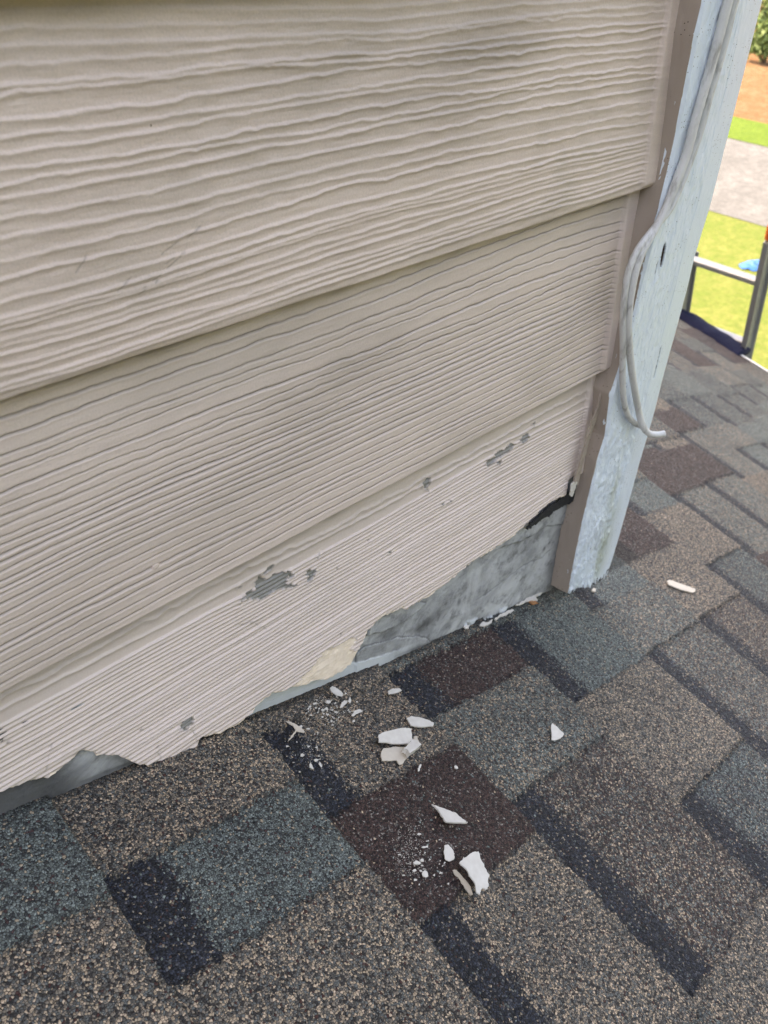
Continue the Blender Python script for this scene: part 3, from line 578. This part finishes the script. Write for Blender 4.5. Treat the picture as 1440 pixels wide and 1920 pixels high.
chips = [
 ([(852, 1630), (861, 1622), (872, 1615), (885, 1612), (893, 1628), (901, 1640), (909, 1650), (908, 1657), (910, 1670), (906, 1675), (900, 1672), (896, 1676), (895, 1683), (888, 1678), (884, 1664), (876, 1655), (866, 1641)], .0016, .007, (.12, -.18), M_chip, 'largest white chip, torn and propped up at the lower corner of the brown tab'),
 ([(809, 1509), (822, 1516), (838, 1523), (850, 1528), (860, 1538), (872, 1549), (855, 1548), (834, 1545), (826, 1533), (819, 1520)], .0022, .0025, (.05, .1), M_chip, 'long pointed white chip lying across the brown shingle tab'),
 ([(834, 1584), (842, 1583), (848, 1590), (853, 1600), (852, 1610), (844, 1614), (836, 1610), (833, 1598)], .0012, .0006, (0, 0), M_chip, 'rounded white flake between the pointed chip and the largest torn chip'),
 ([(763, 1346), (772, 1342), (788, 1345), (805, 1351), (813, 1356), (812, 1362), (785, 1363), (770, 1360)], .002, .001, (0, .05), M_chip, 'smooth white bullet-shaped chip above the overlapping chips'),
 ([(707, 1383), (722, 1376), (752, 1369), (769, 1370), (772, 1390), (765, 1396), (740, 1397), (708, 1395)], .002, .004, (0, -.1), M_chip, 'broad white wedge-shaped chip on top of the cluster beside the brown tab'),
 ([(716, 1412), (721, 1400), (745, 1397), (765, 1398), (770, 1410), (758, 1428), (752, 1431), (745, 1422), (735, 1423), (718, 1423)], .0015, .0006, (0, 0), M_chip2, 'beige chip half hidden under the broad white wedge'),
 ([(753, 1410), (768, 1396), (778, 1402), (783, 1408), (764, 1421), (760, 1414)], .005, .004, (.2, .1), M_chip, 'small thick blocky chip leaning at the right of the beige chip'),
 ([(777, 1380), (782, 1380), (785, 1392), (784, 1402), (779, 1402), (777, 1391)], .002, .0006, (.2, .1), M_chip2, 'thin tan sliver standing beside the blocky chip'),
 ([(1033, 1360), (1036, 1357), (1045, 1365), (1057, 1378), (1050, 1386), (1038, 1390), (1033, 1388)], .0015, .0008, (0, .05), M_chip, 'triangular white chip alone on the grey-green tab'),
 ([(1247, 1094), (1252, 1092), (1277, 1101), (1300, 1109), (1300, 1114), (1295, 1116), (1272, 1110), (1262, 1106), (1250, 1101)], .0022, .0006, (0, 0), M_chip2, 'pale stick-like sliver on the shingles right of the corner board'),
 ([(619, 1290), (624, 1286), (632, 1291), (643, 1302), (641, 1307), (631, 1305), (622, 1297)], .0012, .001, (0, .1), M_chip, 'pale oblong flake nearest the peeled cream edge'),
 ([(728, 1294), (737, 1290), (750, 1290), (754, 1294), (742, 1299), (730, 1301)], .0012, .001, (0, .1), M_chip, 'kite-shaped white flake on the dark band by the flashing'),
 ([(537, 1350), (547, 1353), (557, 1359), (566, 1367), (571, 1373), (569, 1375), (560, 1372), (556, 1370), (551, 1378), (546, 1384), (540, 1391), (543, 1384), (550, 1374), (555, 1368), (551, 1361), (543, 1355)], .0012, .002, (.1, .1), M_chip2, 'forked bird-shaped sliver of paint below the broken siding edge'),
 ([(640, 1320), (643, 1312), (650, 1309), (653, 1314), (646, 1320), (641, 1324)], .001, .0006, (0, 0), M_chip, 'small white flake right below the oblong pale flake'),
 ([(655, 1310), (658, 1303), (661, 1309), (659, 1315)], .001, .0006, (0, 0), M_chip, 'tiny upright flake just right of the small white flake'),
 ([(661, 1337), (668, 1328), (676, 1326), (683, 1329), (674, 1333), (664, 1339)], .001, .0006, (0, 0), M_chip, 'bent thin white flake in the crumbs below the kite-shaped flake'),
 ([(777, 1614), (782, 1611), (790, 1613), (790, 1617), (783, 1619), (778, 1617)], .0012, .0006, (0, 0), M_chip, 'tiny wide white flake left of the rounded flake on the brown tab'),
 ([(793, 1634), (798, 1629), (803, 1633), (805, 1640), (801, 1643), (794, 1639)], .0012, .0006, (0, 0), M_chip, 'small five-sided white flake below the tiny wide one on the brown tab'),
 ([(783, 1441), (788, 1433), (790, 1435), (787, 1444), (784, 1447)], .0012, .0006, (0, 0), M_chip, 'tiny rice-like flake at the top of the brown tab'),
 ([(851, 1438), (854, 1437), (858, 1441), (856, 1444), (852, 1442)], .0012, .0006, (0, 0), M_chip, 'tiny round flake near the right edge of the brown tab'),
 ([(584, 1432), (586, 1419), (588, 1425), (592, 1434), (588, 1433)], .001, .0006, (0, 0), M_chip, 'tiny narrow triangular flake on the dark band, left one of a pair'),
 ([(603, 1421), (606, 1424), (608, 1431), (605, 1430), (602, 1425)], .001, .0006, (0, 0), M_chip, 'tiny narrow white flake on the dark band, right one of a pair'),
 ([(866, 1619), (868, 1608), (871, 1612), (876, 1617), (870, 1621)], .001, .002, (0, 0), M_chip, 'tiny spike of paint at the top of the largest torn chip'),
 ([(1062, 910), (1064, 909), (1065, 912)], .001, .001, (0, 0), M_chip, None),
 ([(1108, 1108), (1111, 1105), (1116, 1107), (1115, 1112), (1109, 1111)], .003, .001, (0, 0), M_chip2, 'cream crumb of rotten wood at the foot of the corner board'),
]
for i, (px, th, lf, tl, mt, lab) in enumerate(chips):
    if lab is None: continue
    tag(chip(px, th, lf, tl, mt, 40+i), lab, 'paint chip', GC)
# underside tongue of the largest chip
tag(chip([(850, 1630), (856, 1629), (870, 1645), (884, 1662), (888, 1675), (884, 1677), (872, 1662), (862, 1645), (853, 1637)], .0014, .0005, (0, 0), M_chip2, 90), 'beige chip under the largest torn white chip', 'paint chip', GC)
# crumbs: small individual flakes in three spills
cr = random.Random(77)
spills = [((615, 1325), (46, 26), 75, 'small white paint crumb in the spill below the peeled cream edge', 'white crumbs below the peeled siding edge'),
          ((590, 1395), (40, 38), 26, 'small white paint crumb scattered on the dark band and around it', 'white crumbs around the dark shingle band'),
          ((800, 1610), (42, 42), 48, 'small white paint crumb on the brown shingle tab', 'white crumbs on the brown shingle tab')]
for (cx, cy), (sx, sy), n_, lab, grp in spills:
    k = 0
    while k < n_:
        x = cr.gauss(cx, sx*.6); y = cr.gauss(cy, sy*.6)
        if y < 1352-(x-455)*.43+14: continue
        r_ = cr.choice([1.3, 1.6, 2, 2.4, 3, 4.6])*cr.uniform(.7, 1.1); a0 = cr.uniform(0, 6); st = cr.uniform(.3, .9)
        px = [(x+r_*math.cos(a0+a)*cr.uniform(.7, 1.2), y+r_*st*math.sin(a0+a)*cr.uniform(.7, 1.2)) for a in cr.choice([(0, 1.2, 2.5, 3.7, 5), (0, 2, 4.1), (0, 1.3, 3.1, 4.4)])]
        tag(chip(px, .0008, .0004, (0, 0), M_chip, k, 'paint_crumb', 0, 1), lab, 'paint crumb', grp); k += 1
# fine dust
V, Fc = [], []
for (cx, cy), (sx, sy), n_ in (((612, 1325), (42, 24), 260), ((590, 1395), (36, 34), 110), ((765, 1605), (32, 38), 300), ((770, 1560), (26, 26), 80), ((930, 1155), (70, 14), 60)):
    for _ in range(n_):
        x = cr.gauss(cx, sx*.6); y = cr.gauss(cy, sy*.6)
        if cx < 700 and y < 1352-(x-455)*.43+10: continue
        u, v = roofp(x, y)
        if v < .01: continue
        h0 = float(roof_pat(np.array([u]), np.array([v]))[0][0])+.0009-.0045*float(1-sm(u, -.1, 1.)); s_ = .00028*cr.uniform(.6, 1.5)/EX; b0 = len(V)
        for a in (0, 2.1, 4.2): V.append(RW(np.array(u+s_*math.cos(a+x)), np.array(v+s_*math.sin(a+x)), np.array(h0)))
        V.append(RW(np.array(u), np.array(v), np.array(h0+.0005))); Fc += [(b0, b0+1, b0+3), (b0+1, b0+2, b0+3), (b0+2, b0, b0+3)]
tag(mesh_obj('paint_dust', V, Fc, M_chip, None, False), 'fine white paint dust sprinkled between the chips on the shingles', 'dust', None, 'stuff')
# paint residue along the flashing foot
V = []
for k, px in enumerate([[(897, 1177), (903, 1170), (912, 1171), (921, 1166), (919, 1172), (908, 1177)], [(926, 1163), (934, 1156), (945, 1151), (959, 1144), (962, 1147), (950, 1154), (938, 1158), (929, 1165)],
        [(962, 1143), (972, 1135), (980, 1131), (988, 1120), (994, 1124), (1003, 1115), (1020, 1110), (1012, 1119), (1000, 1125), (1003, 1133), (990, 1133), (974, 1140)], [(988, 1134), (996, 1132), (1006, 1137), (997, 1139)], [(868, 1178), (873, 1174), (880, 1175), (876, 1181)]]):
    o = chip(px, .0022, .0006, (0, 0), M_chip if k != 3 else M_rust, 200+k, 'paint_chip', .0009)
    tag(o, ['short white scrap of paint at the foot of the flashing, beside the brown tab', 'middle white scrap of paint along the foot of the flashing', 'longest jagged white scrap of paint at the flashing foot near the corner trim', 'small rusty orange scrap under the longest jagged white scrap', 'tiny white scrap at the flashing foot above the brown tab'][k], 'paint chip', 'paint scraps along the flashing foot')
# ------------------------------------------------------------------ ladder
tl_ = math.radians(15); LD = np.array([-math.sin(tl_), 0, math.cos(tl_)]); E0 = np.array(rpt(UE+.2, -3.6)); NL = np.cross(LD, [0, 1, 0])
P0 = E0+np.array([.045, 0, 0])
def ladp(x, y): d = ray(x, y); return CAM+d*(((P0-CAM) @ NL)/(d @ NL))
lr = ladp(1391, 650); ltop = ladp(1441, 476); r1a = ladp(1308, 491); r1b = ladp(1418, 527); r2a = ladp(1281, 594); r2b = ladp(1386, 643)
yR = (lr[1]+r1b[1])/2-.012; yL = r1a[1]+.028; 
lad = empty('ladder', (float(P0[0]+3.813*math.tan(tl_)*.7), float((yL+yR)/2), 0)); tag(lad, 'aluminium ladder leaning on the white eave beyond the roof', 'ladder')
def lp(y, s): 
    q = P0+LD*s; return np.array([q[0], y, q[2]])
s1 = ((r1a-P0) @ LD+(r1b-P0) @ LD)/2; s2 = ((r2a-P0) @ LD+(r2b-P0) @ LD)/2; sp = s1-s2
mat3 = Matrix((Vector(NL.tolist()), Vector((0, 1, 0)), Vector(LD.tolist()))).transposed()
smin = -(P0[2]-.0)/LD[2]; stop_ = s1+.055
for y_, top in ((yL, s1+.012), (yR, s1+.14)):
    bm = bmesh.new(); L_ = top-smin; c = lp(y_, smin+L_/2)
    box(bm, c.tolist(), (.060, .006, L_), mat3, .001)
    for sg in (-1, 1): box(bm, (c+NL*sg*.0285+np.array([0, -.007, 0])).tolist(), (.0035, .012, L_-.002), mat3)
    bmo('rail', bm, M_rail, lad)
s_ = s1
while s_ > smin+.1:
    a = lp(yL, s_); b = lp(yR, s_)
    bm = bmesh.new(); box(bm, ((a+b)/2).tolist(), (.026, abs(yL-yR)-.008, .016), mat3, .004)
    bmo('rung', bm, M_alu, lad); s_ -= sp
oc = ladp(1445, 444); oc = lp(yR-.008, s1+.165)
bm = bmesh.new(); box(bm, oc.tolist(), (.05, .03, .05), mat3, .010); bmo('rail_cap', bm, M_orange, lad, True); under(lad)
# navy cloth over the eave below the ladder
top_e = [ladp(x, y) for x, y in ((1262, 598), (1285, 608), (1308, 614), (1330, 621), (1350, 633), (1368, 646), (1384, 658), (1393, 665))]
bm = bmesh.new(); rows = []
nP = 40; c0 = np.array(rpt(UE+.08, -5.3)); c1 = np.array(rpt(UE+.12, -3.45))
for i in range(nP+1):
    t = i/nP; c = c0*(1-t)+c1*t+np.array([.012, 0, -.012*(1-t)-.002]); hh = .022*(1-.45*t**3)*(1+.12*math.sin(t*5))+.004; row = []
    for j in range(15):
        a = math.pi*(-.25+1.35*j/14); rr_ = (1+.05*math.sin(t*13+j*.7)+.03*math.sin(t*29+j))
        row.append(bm.verts.new((c[0]+.045*rr_*math.cos(a), c[1], c[2]+hh*rr_*math.sin(a)*1.0+.004)))
    rows.append(row)
for i in range(nP):
    for j in range(14): bm.faces.new((rows[i][j], rows[i+1][j], rows[i+1][j+1], rows[i][j+1]))
bm.faces.new(rows[0]); bm.faces.new(rows[-1][::-1]); bmesh.ops.recalc_face_normals(bm, faces=bm.faces[:])
tag(bmo('cloth_bundle', bm, M_navy, None, True), 'navy blue cloth rolled over the eave under the ladder rungs', 'cloth')
# ------------------------------------------------------------------ ground
def ground_mat(name, c1, c2, c3, sc, bump):
    n = N(name, .9, .1); b = n.mix(n.ramp(n.noise(sc, 8, .75), [(.38, 0.), (.60, 1.)]), c1, c2)
    b = n.mix(n.math('MULTIPLY', n.ramp(n.noise(sc*6, 4, .7), [(.42, 0.), (.6, 1.)]), .7), b, c3); b = n.mix(n.math('MULTIPLY', n.ramp(n.noise(sc*22, 3, .7), [(.45, 0.), (.65, 1.)]), .45), b, tuple(.55*q for q in c3)); n.col(b); n.bump(n.noise(sc*9, 4), .6, bump); return n.m
M_lawn = ground_mat('lawn_grass', (.082, .108, .028), (.112, .125, .040), (.055, .09, .018), 1.3, .03)
M_verge = ground_mat('verge_grass', (.058, .105, .016), (.078, .125, .022), (.045, .085, .012), 1.5, .03)
M_road = ground_mat('road_asphalt', (.085, .092, .10), (.12, .128, .14), (.07, .076, .083), 1.0, .01)
M_straw = ground_mat('pine_straw', (.125, .068, .035), (.155, .108, .070), (.10, .047, .022), 1.1, .05)
def gp(x, y): d = ray(x, y); k = -CZ/d[2]; return CAM+d*k
def slab(name, pts, z, m_, kind='structure'):
    bm = bmesh.new(); f = bm.faces.new([bm.verts.new((p[0], p[1], z)) for p in pts]); bm.normal_update()
    if f.normal.z < 0: bmesh.ops.reverse_faces(bm, faces=[f])
    bmo(name, bm, m_)['kind'] = kind
slab('lawn', [(-300, -300), (300, -300), (300, 300), (-300, 300)], 0, M_lawn)
A, B_ = gp(1345, 400), gp(1440, 430); C_, D_ = gp(1375, 262), gp(1440, 275); E_, F_ = gp(1385, 222), gp(1440, 235)
def ext(P, Q, k=120): d = (Q-P)/np.linalg.norm((Q-P)[:2]); return P-d*k, Q+d*k
dr = ((B_-A)/np.linalg.norm(B_-A)+(D_-C_)/np.linalg.norm(D_-C_)+(F_-E_)/np.linalg.norm(F_-E_))/3; dr /= np.linalg.norm(dr)
l1 = [A-dr*150, A+dr*150]; l2 = [C_-dr*150, C_+dr*150]; l3 = [E_-dr*150, E_+dr*150]; fr = np.array([dr[1], -dr[0], 0]); fr = fr if fr[0] > 0 else -fr
slab('road', [l1[0], l1[1], l2[1], l2[0]], .008, M_road)
slab('verge', [l2[0], l2[1], l3[1], l3[0]], .016, M_verge)
slab('mulch_bed', [l3[0], l3[1], l3[1]+fr*60, l3[0]+fr*60], .012, M_straw)
# shrubs and trees beyond the road
def foliage(name, c, rad, n, leaf, mat, parent, seed, zsq=1., clumps=14):
    r = np.random.default_rng(seed); cl = r.normal(size=(clumps, 3)); cl /= np.linalg.norm(cl, axis=1)[:, None]; cl *= r.uniform(.35, .8, (clumps, 1))
    k = r.integers(0, clumps, n); p = cl[k]+r.normal(size=(n, 3))*.20; p = p*rad*np.array([1, 1, zsq])+np.array(c)
    p[:, 2] = np.maximum(p[:, 2], .04)
    a = r.normal(size=(n, 3)); a /= np.linalg.norm(a, axis=1)[:, None]; b = np.cross(a, r.normal(size=(n, 3))); b /= np.linalg.norm(b, axis=1)[:, None]
    s_ = leaf*r.uniform(.6, 1.3, (n, 1)); V = np.stack([p-a*s_, p+b*s_*.45, p+a*s_, p-b*s_*.45], 1).reshape(-1, 3)
    return mesh_obj(name, V, np.arange(n*4).reshape(-1, 4), mat, parent, False)
def leafmat(name, c1, c2):
    n = N(name, .6, .25); n.col(n.mix(n.noise(3, 4), c1, c2)); return n.m
M_leaf = leafmat('shrub_leaf', (.035, .075, .03), (.10, .15, .045)); M_leaf2 = leafmat('tree_leaf', (.045, .085, .02), (.12, .17, .05)); M_bark = mat_simple('bark', (.09, .06, .04), (.16, .11, .08), 8, .9, .1, (20, .7, .02))
def plant(name, x, y, h, rad, lab, cat, seed, trunk=0., mat=M_leaf, n=3500, leaf=.10, group=None):
    e = empty(name, (x, y, 0)); tag(e, lab, cat, group)
    pts = [(x, y, -.05), (x+.05*h, y, trunk*.5+.1), (x, y+.03*h, trunk+h*.45)]
    tube('trunk', pts, [.05+.02*h, .04+.015*h, .02], M_bark, e, 8, 4)
    rr_ = random.Random(seed)
    for k in range(6):
        a = rr_.uniform(0, 6.3); z0 = trunk*.8+.1*h*k/6; tube('limb', [(x, y, z0), (x+rad*.35*math.cos(a), y+rad*.35*math.sin(a), z0+h*.18), (x+rad*.7*math.cos(a), y+rad*.7*math.sin(a), z0+h*.35)], [.02+.006*h, .015+.003*h, .01], M_bark, e, 6, 3)
    foliage('crown', (x, y, trunk+h*.5), rad, n, leaf, mat, e, seed, h*.5/rad); under(e)
b1 = gp(1427, 122); plant('shrub', b1[0]+.3, b1[1]+.1, 1.25, .62, 'dark rounded shrub at the edge of the orange mulch, in front of the taller one', 'shrub', 3, 0, M_leaf, 3500, .07)
b2 = gp(1436, 100); plant('shrub', b2[0]+1.5, b2[1]+.4, 2.6, 1.3, 'taller grey-green shrub behind the rounded one at the upper right edge', 'shrub', 4, .1, M_leaf, 5000, .09)
for k, (t, f2, h, rd) in enumerate([(8, 24, 9, 3), (-9, 22, 10, 3.4), (-22, 26, 12, 4), (22, 20, 9, 3), (36, 26, 11, 4), (-40, 24, 10, 3.6)]):
    q = E_+dr*t+fr*f2; plant('tree', q[0], q[1], h*.7, rd, 'broad green tree standing on the mulch bank beyond the road', 'tree', 10+k, h*.3, M_leaf2, 5000, .22, 'trees beyond the road')
for k, (x_, y_, h, rd) in enumerate([(-9, -9, 9, 3.2), (-4, -10.5, 10, 3.6), (1.5, -9.5, 9, 3.3), (6.5, -11, 10, 3.6), (12, -10, 9, 3.2), (-15, -8, 9, 3.2)]):  # tree row added behind the camera to cut low sky and lawn bounce
    plant('tree', x_, y_, h*.75, rd, 'unseen tree added opposite the siding to block low light', 'tree', 30+k, h*.25, M_leaf2, 4000, .34, 'unseen trees added to block low light')
# blue sheet on the lawn
q = gp(1412, 499); bm = bmesh.new(); rows = []
for i in range(25):
    row = []
    for j in range(21):
        a = 2*math.pi*i/24; r_ = j/20*(1+.12*math.sin(3*a+1)+.07*math.sin(7*a)); x = q[0]+.24*r_*math.cos(a); y = q[1]+.13*r_*math.sin(a)
        row.append(bm.verts.new((x, y, .012+.035*(1-r_**2)*(1+.5*math.sin(x*40)*math.cos(y*33)) if r_ < 1 else .012)))
    rows.append(row)
for i in range(24):
    for j in range(20): bm.faces.new((rows[i][j], rows[i+1][j], rows[i+1][j+1], rows[i][j+1]))
bmesh.ops.remove_doubles(bm, verts=bm.verts[:], dist=.0005); bmesh.ops.recalc_face_normals(bm, faces=bm.faces[:])
tag(bmo('tarp', bm, mat_simple('blue_plastic', (.006, .06, .24), (.012, .10, .32), 9, .4, .5), None, True), 'bright blue plastic sheet crumpled on the lawn beyond the ladder', 'tarp')
